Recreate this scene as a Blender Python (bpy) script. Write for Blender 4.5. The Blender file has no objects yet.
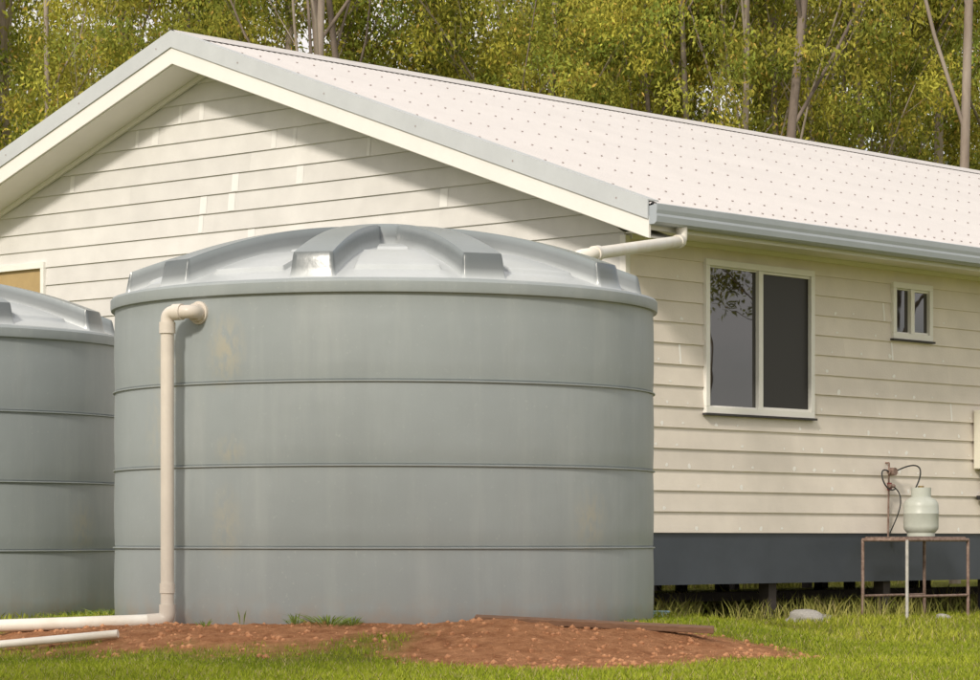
import bpy, math, random
import numpy as np
from mathutils import Vector, Matrix
random.seed(7); rng=np.random.default_rng(7)
S=bpy.context.scene
S.view_settings.view_transform='Standard'; S.view_settings.look='None'; S.view_settings.exposure=0
COL=S.collection

# ------------------------------------------------------------ helpers
def obj(name,verts,faces,mat=None,parent=None,smooth=False,loc=(0,0,0)):
    me=bpy.data.meshes.new(name); me.from_pydata([tuple(v) for v in verts],[],[tuple(f) for f in faces]); me.update()
    if mat: me.materials.append(mat)
    if smooth: me.polygons.foreach_set('use_smooth',[True]*len(me.polygons))
    o=bpy.data.objects.new(name,me); COL.objects.link(o); o.location=loc
    if parent: o.parent=parent
    return o
def empty(name,loc=(0,0,0),rz=0):
    e=bpy.data.objects.new(name,None); COL.objects.link(e); e.location=loc; e.rotation_euler=(0,0,rz); e.empty_display_size=.2; return e
class MB:
    def __init__(s): s.v=[]; s.f=[]
    def add(s,v,f):
        n=len(s.v); s.v+= [tuple(p) for p in v]; s.f+=[tuple(i+n for i in q) for q in f]
    def box(s,x0,x1,y0,y1,z0,z1):
        s.add([(x0,y0,z0),(x1,y0,z0),(x1,y1,z0),(x0,y1,z0),(x0,y0,z1),(x1,y0,z1),(x1,y1,z1),(x0,y1,z1)],
              [(0,3,2,1),(4,5,6,7),(0,1,5,4),(1,2,6,5),(2,3,7,6),(3,0,4,7)])
    def tube(s,pts,r,n=10,cap=True):
        pts=[Vector(p) for p in pts]; m=len(pts)
        if not hasattr(r,'__len__'): r=[r]*m
        t0=(pts[1]-pts[0]).normalized(); a=Vector((0,0,1)) if abs(t0.z)<.9 else Vector((1,0,0))
        nrm=t0.cross(a).normalized(); V=[];F=[]
        for i in range(m):
            t=((pts[min(i+1,m-1)]-pts[max(i-1,0)])).normalized()
            nrm=(nrm-t*nrm.dot(t)).normalized(); b=t.cross(nrm)
            for k in range(n):
                an=2*math.pi*k/n; V.append(pts[i]+(nrm*math.cos(an)+b*math.sin(an))*r[i])
        for i in range(m-1):
            for k in range(n):
                k2=(k+1)%n; F.append((i*n+k,i*n+k2,(i+1)*n+k2,(i+1)*n+k))
        if cap: F.append(tuple(range(n-1,-1,-1))); F.append(tuple((m-1)*n+k for k in range(n)))
        s.add(V,F)
    def lathe(s,prof,c=(0,0,0),n=32):
        V=[];F=[]
        for (r,z) in prof:
            for k in range(n):
                a=2*math.pi*k/n; V.append((c[0]+r*math.cos(a),c[1]+r*math.sin(a),c[2]+z))
        for i in range(len(prof)-1):
            for k in range(n):
                k2=(k+1)%n; F.append((i*n+k,i*n+k2,(i+1)*n+k2,(i+1)*n+k))
        s.add(V,F)
    def make(s,name,mat,parent=None,smooth=False):
        o=obj(name,s.v,s.f,mat,parent,smooth); return o
def bevel(o,w=.004,seg=2):
    m=o.modifiers.new('b','BEVEL'); m.width=w; m.segments=seg; m.limit_method='ANGLE'; return o
def autosmooth(o,ang=35):
    me=o.data
    me.polygons.foreach_set('use_smooth',[True]*len(me.polygons))
    try:
        me.set_sharp_from_angle(angle=math.radians(ang))
    except Exception: pass
    return o
def roundpath(pts,rad,n=6):
    pts=[Vector(p) for p in pts]; out=[pts[0]]
    for i in range(1,len(pts)-1):
        a=(pts[i-1]-pts[i]).normalized(); b=(pts[i+1]-pts[i]).normalized()
        p0=pts[i]+a*rad; p1=pts[i]+b*rad
        for k in range(n+1):
            t=k/n; out.append(p0*(1-t)**2+pts[i]*2*t*(1-t)+p1*t*t)
    out.append(pts[-1]); return out

# ------------------------------------------------------------ materials
def mat(name,col,rough=.6,var=.12,scale=4,bump=0,bscale=40,col2=None,spec=.4,metal=0,stretch=(1,1,1)):
    m=bpy.data.materials.new(name); m.use_nodes=True; nt=m.node_tree; N=nt.nodes; L=nt.links
    b=N['Principled BSDF']; b.inputs['Roughness'].default_value=rough; b.inputs['Metallic'].default_value=metal
    b.inputs['Specular IOR Level'].default_value=spec
    tc=N.new('ShaderNodeTexCoord'); mp=N.new('ShaderNodeMapping'); mp.inputs['Scale'].default_value=stretch
    L.new(tc.outputs['Object'],mp.inputs[0])
    nz=N.new('ShaderNodeTexNoise'); nz.inputs['Scale'].default_value=scale; nz.inputs['Detail'].default_value=6; nz.inputs['Roughness'].default_value=.65
    L.new(mp.outputs[0],nz.inputs['Vector'])
    cr=N.new('ShaderNodeValToRGB'); cr.color_ramp.elements[0].position=.3; cr.color_ramp.elements[1].position=.7
    c2=col2 or tuple(min(1,c*(1+var)) for c in col)
    c1=tuple(c*(1-var) for c in col) if not col2 else col
    cr.color_ramp.elements[0].color=(*c1,1); cr.color_ramp.elements[1].color=(*c2,1)
    L.new(nz.outputs['Fac'],cr.inputs[0]); L.new(cr.outputs[0],b.inputs['Base Color'])
    if bump:
        n2=N.new('ShaderNodeTexNoise'); n2.inputs['Scale'].default_value=bscale; n2.inputs['Detail'].default_value=5
        L.new(mp.outputs[0],n2.inputs['Vector'])
        bp=N.new('ShaderNodeBump'); bp.inputs['Strength'].default_value=bump; bp.inputs['Distance'].default_value=.01
        L.new(n2.outputs['Fac'],bp.inputs['Height']); L.new(bp.outputs[0],b.inputs['Normal'])
    return m
def boardmat(name,col):
    # painted boards: slight tone change board to board (by height), dust and scuffs
    m=mat(name,col,.55,.05,1.2,.15,60); nt=m.node_tree; N=nt.nodes; L=nt.links; b=N['Principled BSDF']
    src=b.inputs['Base Color'].links[0].from_socket
    tc=N.new('ShaderNodeTexCoord'); sx=N.new('ShaderNodeSeparateXYZ'); L.new(tc.outputs['Object'],sx.inputs[0])
    a=N.new('ShaderNodeMath'); a.operation='SUBTRACT'; a.inputs[1].default_value=.66; L.new(sx.outputs['Z'],a.inputs[0])
    d=N.new('ShaderNodeMath'); d.operation='DIVIDE'; d.inputs[1].default_value=.175; L.new(a.outputs[0],d.inputs[0])
    f=N.new('ShaderNodeMath'); f.operation='FLOOR'; L.new(d.outputs[0],f.inputs[0])
    ad=N.new('ShaderNodeMath'); ad.operation='ADD'; L.new(sx.outputs['X'],ad.inputs[0]); L.new(sx.outputs['Y'],ad.inputs[1])
    cb=N.new('ShaderNodeCombineXYZ'); L.new(f.outputs[0],cb.inputs['Z'])
    sc=N.new('ShaderNodeMath'); sc.operation='MULTIPLY'; sc.inputs[1].default_value=.22; L.new(ad.outputs[0],sc.inputs[0]); 
    hh=N.new('ShaderNodeMath'); hh.operation='MULTIPLY_ADD'; hh.inputs[1].default_value=.37; L.new(f.outputs[0],hh.inputs[0]); L.new(sc.outputs[0],hh.inputs[2])
    fl=N.new('ShaderNodeMath'); fl.operation='FLOOR'; L.new(hh.outputs[0],fl.inputs[0]); L.new(fl.outputs[0],cb.inputs['X'])
    wn=N.new('ShaderNodeTexWhiteNoise'); L.new(cb.outputs[0],wn.inputs['Vector'])
    mr=N.new('ShaderNodeMapRange'); mr.inputs['To Min'].default_value=.93; mr.inputs['To Max'].default_value=1.04; L.new(wn.outputs['Value'],mr.inputs['Value'])
    nz=N.new('ShaderNodeTexNoise'); nz.inputs['Scale'].default_value=3.5; nz.inputs['Detail'].default_value=7; L.new(tc.outputs['Object'],nz.inputs['Vector'])
    m2=N.new('ShaderNodeMapRange'); m2.inputs['From Min'].default_value=.35; m2.inputs['From Max'].default_value=.7; m2.inputs['To Min'].default_value=.94; m2.inputs['To Max'].default_value=1.03; L.new(nz.outputs['Fac'],m2.inputs['Value'])
    mu=N.new('ShaderNodeMath'); mu.operation='MULTIPLY'; L.new(mr.outputs[0],mu.inputs[0]); L.new(m2.outputs[0],mu.inputs[1])
    v=N.new('ShaderNodeVectorMath'); v.operation='SCALE'; L.new(src,v.inputs[0]); L.new(mu.outputs[0],v.inputs['Scale'])
    L.new(v.outputs[0],b.inputs['Base Color']); return m
M_wall=boardmat('cream_weatherboard_paint',(.77,.70,.62))
M_gable=boardmat('pale_weatherboard_paint',(.68,.66,.635))
M_patch=mat('filler_patch',(.90,.88,.84),.6,.03,8)
M_trim=mat('white_trim_paint',(.78,.755,.71),.45,.03,3)
M_cap=mat('grey_blue_flashing',(.50,.52,.53),.4,.06,3,spec=.5)
M_gut=mat('gutter_steel_paint',(.36,.395,.425),.35,.06,3,spec=.5)
M_roof=mat('white_steel_roof',(.58,.55,.535),.5,.04,1.5,spec=.3)
M_screw=mat('screw_heads',(.33,.28,.27),.5,.1)
M_soffit=mat('soffit_paint',(.80,.77,.72),.6,.03,2)
M_band=mat('slate_blue_bearer',(.055,.065,.083),.45,.15,2)
M_dark=mat('dark_subfloor',(.055,.045,.04),.8,.3,5)
M_alu=mat('window_frame',(.82,.80,.75),.4,.03)
M_sill_shadow=mat('sill_shadow_tone',(.05,.045,.045),.7,.1)
M_pvc=mat('beige_pvc',(.62,.56,.49),.4,.07,5)
M_pvcw=mat('white_pvc',(.78,.76,.70),.4,.07,5,col2=(.68,.62,.53))
M_wood=mat('weathered_plank',(.20,.11,.065),.8,.3,12,.4,60,stretch=(1,8,8))
M_rust=mat('rusty_tube',(.13,.075,.055),.7,.3,25,.3,80,col2=(.33,.24,.2))
M_galv=mat('pale_tube',(.45,.43,.40),.5,.2,20)
M_cyl=mat('gas_bottle_paint',(.48,.50,.45),.4,.07,8)
M_brass=mat('brass',(.35,.25,.1),.35,.1,metal=.8)
M_hose=mat('red_hose',(.18,.03,.03),.5,.2)
M_blk=mat('black_rubber',(.02,.02,.02),.5,.2)
M_box=mat('meter_box_paint',(.66,.63,.53),.5,.04)
M_rock=mat('pale_rock',(.38,.36,.33),.9,.25,10,.5,20)
M_bucket=mat('blue_bucket',(.35,.5,.58),.5,.08)
M_bark=mat('gum_bark',(.20,.155,.125),.9,.3,3,.5,14,col2=(.42,.36,.30),stretch=(1,1,.25))
M_bark2=mat('dark_bark',(.11,.085,.07),.9,.3,3,.5,14,col2=(.25,.20,.165),stretch=(1,1,.25))
M_wood2=mat('timber_window',(.42,.30,.14),.5,.1)

def glassmat(name,base,rough,ior):
    m=bpy.data.materials.new(name); m.use_nodes=True; nt=m.node_tree; N=nt.nodes; L=nt.links
    b=N['Principled BSDF']; b.inputs['Roughness'].default_value=rough; b.inputs['Base Color'].default_value=(*base,1)
    b.inputs['IOR'].default_value=ior
    tc=N.new('ShaderNodeTexCoord'); nz=N.new('ShaderNodeTexNoise'); nz.inputs['Scale'].default_value=2
    L.new(tc.outputs['Object'],nz.inputs['Vector'])
    bp=N.new('ShaderNodeBump'); bp.inputs['Strength'].default_value=.03; bp.inputs['Distance'].default_value=.02
    L.new(nz.outputs['Fac'],bp.inputs['Height']); L.new(bp.outputs[0],b.inputs['Normal'])
    return m
M_glass=glassmat('window_glass',(.012,.010,.008),.01,2.0)
M_screen=glassmat('fly_screen',(.022,.020,.019),.35,1.45)

def tankmat():
    m=bpy.data.materials.new('tank_polyethylene'); m.use_nodes=True; nt=m.node_tree; N=nt.nodes; L=nt.links
    b=N['Principled BSDF']; b.inputs['Roughness'].default_value=.42; b.inputs['Specular IOR Level'].default_value=.5
    tc=N.new('ShaderNodeTexCoord')
    def noise(sc,str_,det=6):
        mp=N.new('ShaderNodeMapping'); mp.inputs['Scale'].default_value=str_; L.new(tc.outputs['Object'],mp.inputs[0])
        n=N.new('ShaderNodeTexNoise'); n.inputs['Scale'].default_value=sc; n.inputs['Detail'].default_value=det; n.inputs['Roughness'].default_value=.6
        L.new(mp.outputs[0],n.inputs['Vector']); return n
    def ramp(n,p0,p1,c0,c1):
        r=N.new('ShaderNodeValToRGB'); r.color_ramp.elements[0].position=p0; r.color_ramp.elements[1].position=p1
        r.color_ramp.elements[0].color=(*c0,1); r.color_ramp.elements[1].color=(*c1,1); L.new(n.outputs['Fac'],r.inputs[0]); return r
    base=ramp(noise(1.3,(1,1,.7)),.3,.7,(.275,.302,.308),(.300,.330,.335))
    def mix(a,bcol,fac,k=1,mode='MIX'):
        x=N.new('ShaderNodeMix'); x.data_type='RGBA'; x.blend_type=mode
        mu=N.new('ShaderNodeMath'); mu.operation='MULTIPLY'; mu.inputs[1].default_value=k; L.new(fac,mu.inputs[0])
        L.new(mu.outputs[0],x.inputs['Factor']); L.new(a,x.inputs['A']); x.inputs['B'].default_value=(*bcol,1); return x.outputs['Result']
    st=ramp(noise(5,(1,1,.12)),.48,.8,(0,0,0),(1,1,1))
    c=mix(base.outputs[0],(.42,.44,.43),st.outputs[0],.4)
    st2=ramp(noise(8,(1,1,.08)),.55,.8,(0,0,0),(1,1,1))
    c=mix(c,(.23,.245,.245),st2.outputs[0],.25)
    sp=ramp(noise(40,(1,1,.8),3),.64,.74,(0,0,0),(1,1,1))
    c=mix(c,(.46,.475,.46),sp.outputs[0],.3)
    for (px,py,pz,rx,rz,k) in STAINS:
        mp=N.new('ShaderNodeMapping'); mp.vector_type='POINT'
        mp.inputs['Location'].default_value=(-px/rx,-py/rx,-pz/rz); mp.inputs['Scale'].default_value=(1/rx,1/rx,1/rz)
        L.new(tc.outputs['Object'],mp.inputs[0])
        g=N.new('ShaderNodeTexGradient'); g.gradient_type='SPHERICAL'; L.new(mp.outputs[0],g.inputs[0])
        n=noise(24,(1,1,.5)); rr=ramp(n,.40,.58,(0,0,0),(1,1,1))
        mm=N.new('ShaderNodeMath'); mm.operation='MULTIPLY'; L.new(g.outputs['Fac'],mm.inputs[0]); L.new(rr.outputs[0],mm.inputs[1])
        c=mix(c,(.40,.37,.29),mm.outputs[0],k)
    sx=N.new('ShaderNodeSeparateXYZ'); L.new(tc.outputs['Object'],sx.inputs[0])
    mr=N.new('ShaderNodeMapRange'); mr.inputs['From Min'].default_value=.22; mr.inputs['From Max'].default_value=0; L.new(sx.outputs['Z'],mr.inputs['Value'])
    nn=ramp(noise(9,(1,1,1)),.4,.65,(0,0,0),(1,1,1)); mm=N.new('ShaderNodeMath'); mm.operation='MULTIPLY'; L.new(mr.outputs[0],mm.inputs[0]); L.new(nn.outputs[0],mm.inputs[1])
    c=mix(c,(.36,.28,.21),mm.outputs[0],.5)
    L.new(c,b.inputs['Base Color'])
    n2=noise(1.6,(1,1,1),3); n3=noise(60,(1,1,1),3)
    ad=N.new('ShaderNodeMath'); ad.operation='MULTIPLY_ADD'; ad.inputs[1].default_value=.04; L.new(n3.outputs['Fac'],ad.inputs[0]); L.new(n2.outputs['Fac'],ad.inputs[2])
    bp=N.new('ShaderNodeBump'); bp.inputs['Strength'].default_value=.35; bp.inputs['Distance'].default_value=.03
    L.new(ad.outputs[0],bp.inputs['Height']); L.new(bp.outputs[0],b.inputs['Normal'])
    return m
STAINS=[]
for (ang,z,rx,rz,k) in [(31,1.70,.17,.28,.9),(47,1.62,.16,.3,.9),(30,1.08,.13,.12,.7),(31,.62,.15,.3,.6),(-48,.65,.2,.24,.7),(50,1.2,.2,.5,.4)]:
    a=math.radians(ang); STAINS.append((-1.8*math.sin(a),-1.8*math.cos(a),z,rx,rz,k))
M_tank=tankmat()
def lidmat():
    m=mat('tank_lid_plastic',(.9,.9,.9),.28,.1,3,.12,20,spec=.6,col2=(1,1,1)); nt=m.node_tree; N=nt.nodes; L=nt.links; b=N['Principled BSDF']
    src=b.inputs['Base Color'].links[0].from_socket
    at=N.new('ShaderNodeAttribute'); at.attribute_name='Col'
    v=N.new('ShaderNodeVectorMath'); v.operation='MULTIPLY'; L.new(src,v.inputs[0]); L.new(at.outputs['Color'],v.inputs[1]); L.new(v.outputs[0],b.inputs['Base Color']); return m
M_lid=lidmat()

def leafmat(name,trans=.35):
    m=bpy.data.materials.new(name); m.use_nodes=True; nt=m.node_tree; N=nt.nodes; L=nt.links
    N.remove(N['Principled BSDF']); out=N['Material Output']
    at=N.new('ShaderNodeAttribute'); at.attribute_name='Col'
    d=N.new('ShaderNodeBsdfDiffuse'); t=N.new('ShaderNodeBsdfTranslucent')
    mx=N.new('ShaderNodeMixShader'); mx.inputs[0].default_value=trans
    L.new(at.outputs['Color'],d.inputs[0]); L.new(at.outputs['Color'],t.inputs[0])
    L.new(d.outputs[0],mx.inputs[1]); L.new(t.outputs[0],mx.inputs[2]); L.new(mx.outputs[0],out.inputs[0]); return m
M_leaf=leafmat('gum_leaves',.4); M_grass=leafmat('grass_blades',.3)

def quadmesh(name,V,n,k,cols,m):
    me=bpy.data.meshes.new(name)
    me.vertices.add(n*k); me.vertices.foreach_set('co',V.astype(np.float32).ravel())
    me.loops.add(n*k); me.loops.foreach_set('vertex_index',np.arange(n*k,dtype=np.int32))
    me.polygons.add(n); me.polygons.foreach_set('loop_start',np.arange(0,n*k,k,dtype=np.int32))
    me.update(calc_edges=True)
    ca=me.color_attributes.new('Col','FLOAT_COLOR','POINT')
    c=np.ones((n*k,4),np.float32); c[:,:3]=np.repeat(cols,k,0); ca.data.foreach_set('color',c.ravel())
    me.materials.append(m); return me

# ------------------------------------------------------------ world, sun, camera
EL=33; AZ=(-.40,-.9165)
w=bpy.data.worlds.new('World'); S.world=w; w.use_nodes=True; N=w.node_tree.nodes; L=w.node_tree.links
sky=N.new('ShaderNodeTexSky'); sky.sky_type='NISHITA'; sky.sun_disc=False; sky.sun_elevation=math.radians(EL)
sky.sun_rotation=math.atan2(AZ[0],AZ[1]); sky.dust_density=2.0; sky.air_density=1
tc=N.new('ShaderNodeTexCoord'); mp=N.new('ShaderNodeMapping'); mp.inputs['Scale'].default_value=(1,1,2.2); L.new(tc.outputs['Generated'],mp.inputs[0])
nz=N.new('ShaderNodeTexNoise'); nz.inputs['Scale'].default_value=2.2; nz.inputs['Detail'].default_value=7; L.new(mp.outputs[0],nz.inputs['Vector'])
cr=N.new('ShaderNodeValToRGB'); cr.color_ramp.elements[0].position=.30; cr.color_ramp.elements[1].position=.48
L.new(nz.outputs['Fac'],cr.inputs[0])
mx=N.new('ShaderNodeMix'); mx.data_type='RGBA'; L.new(cr.outputs[0],mx.inputs['Factor']); L.new(sky.outputs[0],mx.inputs['A']); mx.inputs['B'].default_value=(7.2,6.9,6.7,1)
L.new(mx.outputs['Result'],N['Background'].inputs[0]); N['Background'].inputs[1].default_value=.14
sl=bpy.data.lights.new('sun','SUN'); sl.energy=3.0; sl.angle=math.radians(7); sl.color=(1,.925,.81)
so=bpy.data.objects.new('sun',sl); COL.objects.link(so)
sd=Vector((AZ[0]*math.cos(math.radians(EL)),AZ[1]*math.cos(math.radians(EL)),math.sin(math.radians(EL))))
so.rotation_euler=sd.to_track_quat('Z','Y').to_euler()
F=2885.
cd=bpy.data.cameras.new('camera'); cd.sensor_width=36; cd.lens=F/980*36; cd.shift_y=200/980; cd.clip_end=2000; cd.clip_start=.1
co=bpy.data.objects.new('camera',cd); COL.objects.link(co); co.location=(0,0,.6); co.rotation_euler=(math.pi/2,0,0); S.camera=co
def P(px,py,D): return Vector(((px-490)/F*D, D, .6+(540-py)/F*D))

# ------------------------------------------------------------ ground
T1=(-.704,19.33); T2=(-4.63,22.4)
def sm(t): t=np.clip(t,0,1); return t*t*(3-2*t)
_k=[(rng.uniform(-1,1),rng.uniform(-1,1),rng.uniform(0,6.3)) for _ in range(12)]
def vnoise(x,y,f):
    s=0
    for i,(a,b,c) in enumerate(_k): s=s+np.sin((a*x+b*y)*f*(1+.35*i)+c+1.7*np.sin((b*x-a*y)*f*.7+c))/(1+.25*i)
    return s/5
def dirtmask(x,y):
    n=.22*vnoise(x,y,3.2)+.16*vnoise(x+9,y-4,9)+.10*vnoise(x+2,y-7,23)
    m=np.zeros_like(x)
    for (cx,cy,rx,ry) in [(-.9,17.7,1.95,1.0),(.35,16.5,.85,1.05),(1.0,17.1,.85,.72),(-2.3,18,1.0,.55)]:
        d=np.sqrt(((x-cx)/rx)**2+((y-cy)/ry)**2); m=np.maximum(m,1.0-d+.33+n)
    return sm(m/.5)
def gz(x,y):
    z=-.10+.012*vnoise(x,y,1.1)
    d1=np.hypot(x-T1[0],y-T1[1]); d2=np.hypot(x-T2[0],y-T2[1])
    z=z+.165*sm((3.4-d1)/1.4)
    z=np.maximum(z,-.10+.135*sm((3.3-d2)/1.4)+.006*vnoise(x,y,2))
    dm=dirtmask(x,y)
    z=z+dm*(.012+.014*vnoise(x,y,6)+.011*vnoise(x,y,17)+.007*vnoise(x-3,y,41))
    for (cx,cy,rx,ry,h) in [(.35,16.75,.75,.5,.08),(.0,17.15,.4,.25,.035),(1.1,17.3,.5,.3,.04),(-1.2,17.3,.5,.2,.02),(-2.1,17.3,.3,.2,.02)]:
        z=z+h*np.exp(-(((x-cx)/rx)**2+((y-cy)/ry)**2)*1.2)*(1+.3*vnoise(x,y,8))
    return z
def axis(lo,hi,step,far):
    a=list(np.arange(lo,hi+1e-6,step)); s=step
    p=hi
    while p<far: s*=1.25; p+=s; a.append(p)
    s=step;p=lo
    while p>-far: s*=1.25; p-=s; a.insert(0,p)
    return np.array(a)
gx=axis(-4.5,5,.028,700); gy=axis(13.4,18.6,.028,900)
X,Y=np.meshgrid(gx,gy); Z=gz(X,Y); DM=dirtmask(X,Y)
nx,ny=len(gx),len(gy)
me=bpy.data.meshes.new('ground'); me.vertices.add(nx*ny)
me.vertices.foreach_set('co',np.stack([X,Y,Z],-1).astype(np.float32).ravel())
i=np.arange(ny-1)[:,None]*nx+np.arange(nx-1)[None,:]; q=np.stack([i,i+1,i+nx+1,i+nx],-1).reshape(-1)
nq=(nx-1)*(ny-1); me.loops.add(nq*4); me.loops.foreach_set('vertex_index',q.astype(np.int32)); me.polygons.add(nq)
me.polygons.foreach_set('loop_start',np.arange(0,nq*4,4,dtype=np.int32)); me.update(calc_edges=True)
me.polygons.foreach_set('use_smooth',[True]*nq)
at=me.attributes.new('dirt','FLOAT','POINT'); at.data.foreach_set('value',DM.astype(np.float32).ravel())
g=bpy.data.objects.new('ground',me); COL.objects.link(g)
m=bpy.data.materials.new('lawn_and_red_soil'); m.use_nodes=True; nt=m.node_tree; N=nt.nodes; L=nt.links; b=N['Principled BSDF']
b.inputs['Roughness'].default_value=.95; b.inputs['Specular IOR Level'].default_value=.1
tc=N.new('ShaderNodeTexCoord')
def gn(sc,c0,c1,p0=.35,p1=.65,det=8):
    n=N.new('ShaderNodeTexNoise'); n.inputs['Scale'].default_value=sc; n.inputs['Detail'].default_value=det; n.inputs['Roughness'].default_value=.75; L.new(tc.outputs['Object'],n.inputs['Vector'])
    r=N.new('ShaderNodeValToRGB'); r.color_ramp.elements[0].position=p0; r.color_ramp.elements[1].position=p1
    r.color_ramp.elements[0].color=(*c0,1); r.color_ramp.elements[1].color=(*c1,1); L.new(n.outputs['Fac'],r.inputs[0]); return r.outputs[0],n.outputs['Fac']
lawn,_=gn(3,(.13,.15,.025),(.28,.27,.06)); soil,sf=gn(9,(.26,.105,.045),(.58,.29,.145),.32,.68)
at=N.new('ShaderNodeAttribute'); at.attribute_name='dirt'
mx=N.new('ShaderNodeMix'); mx.data_type='RGBA'; L.new(at.outputs['Fac'],mx.inputs['Factor']); L.new(lawn,mx.inputs['A']); L.new(soil,mx.inputs['B'])
L.new(mx.outputs['Result'],b.inputs['Base Color'])
n=N.new('ShaderNodeTexNoise'); n.inputs['Scale'].default_value=50; n.inputs['Detail'].default_value=8; n.inputs['Roughness'].default_value=.7; L.new(tc.outputs['Object'],n.inputs['Vector'])
bp=N.new('ShaderNodeBump'); bp.inputs['Strength'].default_value=1; bp.inputs['Distance'].default_value=.03; L.new(n.outputs['Fac'],bp.inputs['Height']); L.new(bp.outputs[0],b.inputs['Normal'])
me.materials.append(m)

def blades(n,x0,x1,y0,y1,h0,h1,w,colA,colB,thr=.35,zone=None):
    x=rng.uniform(x0,x1,n); y=rng.uniform(y0,y1,n)
    ux,uy=.670,.742
    if zone: # house-local strip
        lu=rng.uniform(zone[0],zone[1],n); lv=rng.uniform(zone[2],zone[3],n)
        x=1.10+lu*ux-lv*uy; y=23.5+lu*uy+lv*ux
        keep=(vnoise(x,y,2.5)+rng.normal(0,.15,n)>-.02)
    else:
        d=dirtmask(x,y)
        keep=(d<thr*rng.uniform(.2,2.4,n)) & (np.hypot(x-T1[0],y-T1[1])>1.83) & (np.hypot(x-T2[0],y-T2[1])>1.83)
        rx=x-1.10; ry=y-23.5; lu=rx*ux+ry*uy; lv=-rx*uy+ry*ux
        keep&=~((lu>0)&(lv>.2)&(lu<17)&(lv<9.9)&(rng.random(n)>.08))
    x=x[keep];y=y[keep];n=len(x); z=gz(x,y)-.004
    patch=vnoise(x,y,1.6)*.5+vnoise(x+5,y,5)*.35
    h=(rng.uniform(h0,h1,n))*(1+.45*patch); a=rng.uniform(0,6.28,n); lean=rng.uniform(.1,.9,n)*h; la=rng.uniform(0,6.28,n)
    ww=w*rng.uniform(.6,1.3,n); cx=np.cos(a)*ww;cy=np.sin(a)*ww
    lx=np.cos(la)*lean; ly=np.sin(la)*lean
    V=np.stack([np.stack([x-cx,y-cy,z],-1),np.stack([x+cx,y+cy,z],-1),np.stack([x+cx*.6+lx*.4,y+cy*.6+ly*.4,z+h*.6],-1),np.stack([x+lx,y+ly,z+h],-1),np.stack([x-cx*.6+lx*.4,y-cy*.6+ly*.4,z+h*.6],-1)],1).reshape(-1,3)
    t=np.clip(rng.random(n)*.7+patch*.5+.15,0,1)[:,None]; c=np.array(colA)*(1-t)+np.array(colB)*t
    dry=rng.random(n)<.10; c[dry]=np.array((.52,.44,.21))
    c*=rng.uniform(.75,1.2,n)[:,None]
    return V,n,c
PS=[blades(180000,-4.0,4.6,13.3,19.5,.014,.042,.0028,(.16,.235,.02),(.50,.54,.06)),
 blades(80000,-6,9,19.5,30,.025,.06,.005,(.18,.24,.025),(.50,.51,.07)),
 blades(16000,0,0,0,0,.12,.42,.012,(.30,.33,.07),(.62,.58,.18),zone=(4,20,10.1,14)),  # paler blades: sunlight put into the colour of shaded grass behind house
 blades(5000,0,0,0,0,.05,.22,.0045,(.26,.30,.06),(.6,.55,.17),zone=(-.5,9,-.25,.35)),
 blades(6000,0,0,0,0,.06,.26,.006,(.34,.36,.10),(.7,.62,.25),zone=(-.5,12,.4,3.5))]
V=np.concatenate([p[0] for p in PS]); n=sum(p[1] for p in PS); c=np.concatenate([p[2] for p in PS])
o=bpy.data.objects.new('grass',quadmesh('grass',V,n,5,c,M_grass)); COL.objects.link(o)

def tuft(name,x,y,r,h,n,col=(.19,.26,.06)):
    a=rng.uniform(0,6.28,n); rr=r*rng.random(n)**.7; bx=x+rr*np.cos(a)*.6; by=y+rr*np.sin(a)*.6; z=gz(bx,by)-.01
    hh=h*rng.uniform(.4,1,n); tx=bx+np.cos(a)*rr*1.2; ty=by+np.sin(a)*rr*.8; wv=.004
    pa=rng.uniform(0,6.28,n); cx=np.cos(pa)*wv; cy=np.sin(pa)*wv
    V=np.stack([np.stack([bx,by,z],-1),np.stack([(bx+tx)/2-cx,(by+ty)/2-cy,z+hh*.7],-1),np.stack([tx,ty,z+hh],-1),np.stack([(bx+tx)/2+cx,(by+ty)/2+cy,z+hh*.7],-1)],1).reshape(-1,3)
    c=np.array(col)*rng.uniform(.6,1.6,n)[:,None]
    o=bpy.data.objects.new(name,quadmesh(name,V,n,4,c,M_grass)); COL.objects.link(o)
for (px,D,r,h,n) in [(328,17.3,.17,.075,150),(352,17.25,.06,.07,50),(296,17.35,.06,.08,40),(75,20.2,.3,.09,160),(110,19.9,.15,.08,70),(205,17.4,.05,.06,25),(242,17.5,.02,.16,5)]:
    tuft('weed',(px-490)/F*D,D,r,h,n)

mb=MB()
ico=[(0,0,1),(.89,0,.45),(.28,.85,.45),(-.72,.53,.45),(-.72,-.53,.45),(.28,-.85,.45),(.72,.53,-.45),(-.28,.85,-.45),(-.89,0,-.45),(-.28,-.85,-.45),(.72,-.53,-.45),(0,0,-1)]
icf=[(0,1,2),(0,2,3),(0,3,4),(0,4,5),(0,5,1),(1,6,2),(2,7,3),(3,8,4),(4,9,5),(5,10,1),(6,7,2),(7,8,3),(8,9,4),(9,10,5),(10,6,1),(6,11,7),(7,11,8),(8,11,9),(9,11,10),(10,11,6)]
xs=rng.uniform(-3.6,2.4,9000); ys=rng.uniform(14.6,18.2,9000); dd=dirtmask(xs,ys); zz=gz(xs,ys)
for x,y,d,z in zip(xs,ys,dd,zz):
    if d<.15 or math.hypot(x-T1[0],y-T1[1])<1.84: continue
    r=.003+.022*random.random()**8
    mb.add([(x+v[0]*r*random.uniform(.7,1.3),y+v[1]*r*random.uniform(.7,1.3),z+v[2]*r*random.uniform(.6,1)) for v in ico],icf)
mb.make('soil_clods',mat('soil_clod',(.28,.115,.05),.95,.3,9,.4,50,col2=(.58,.30,.155)))

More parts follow.
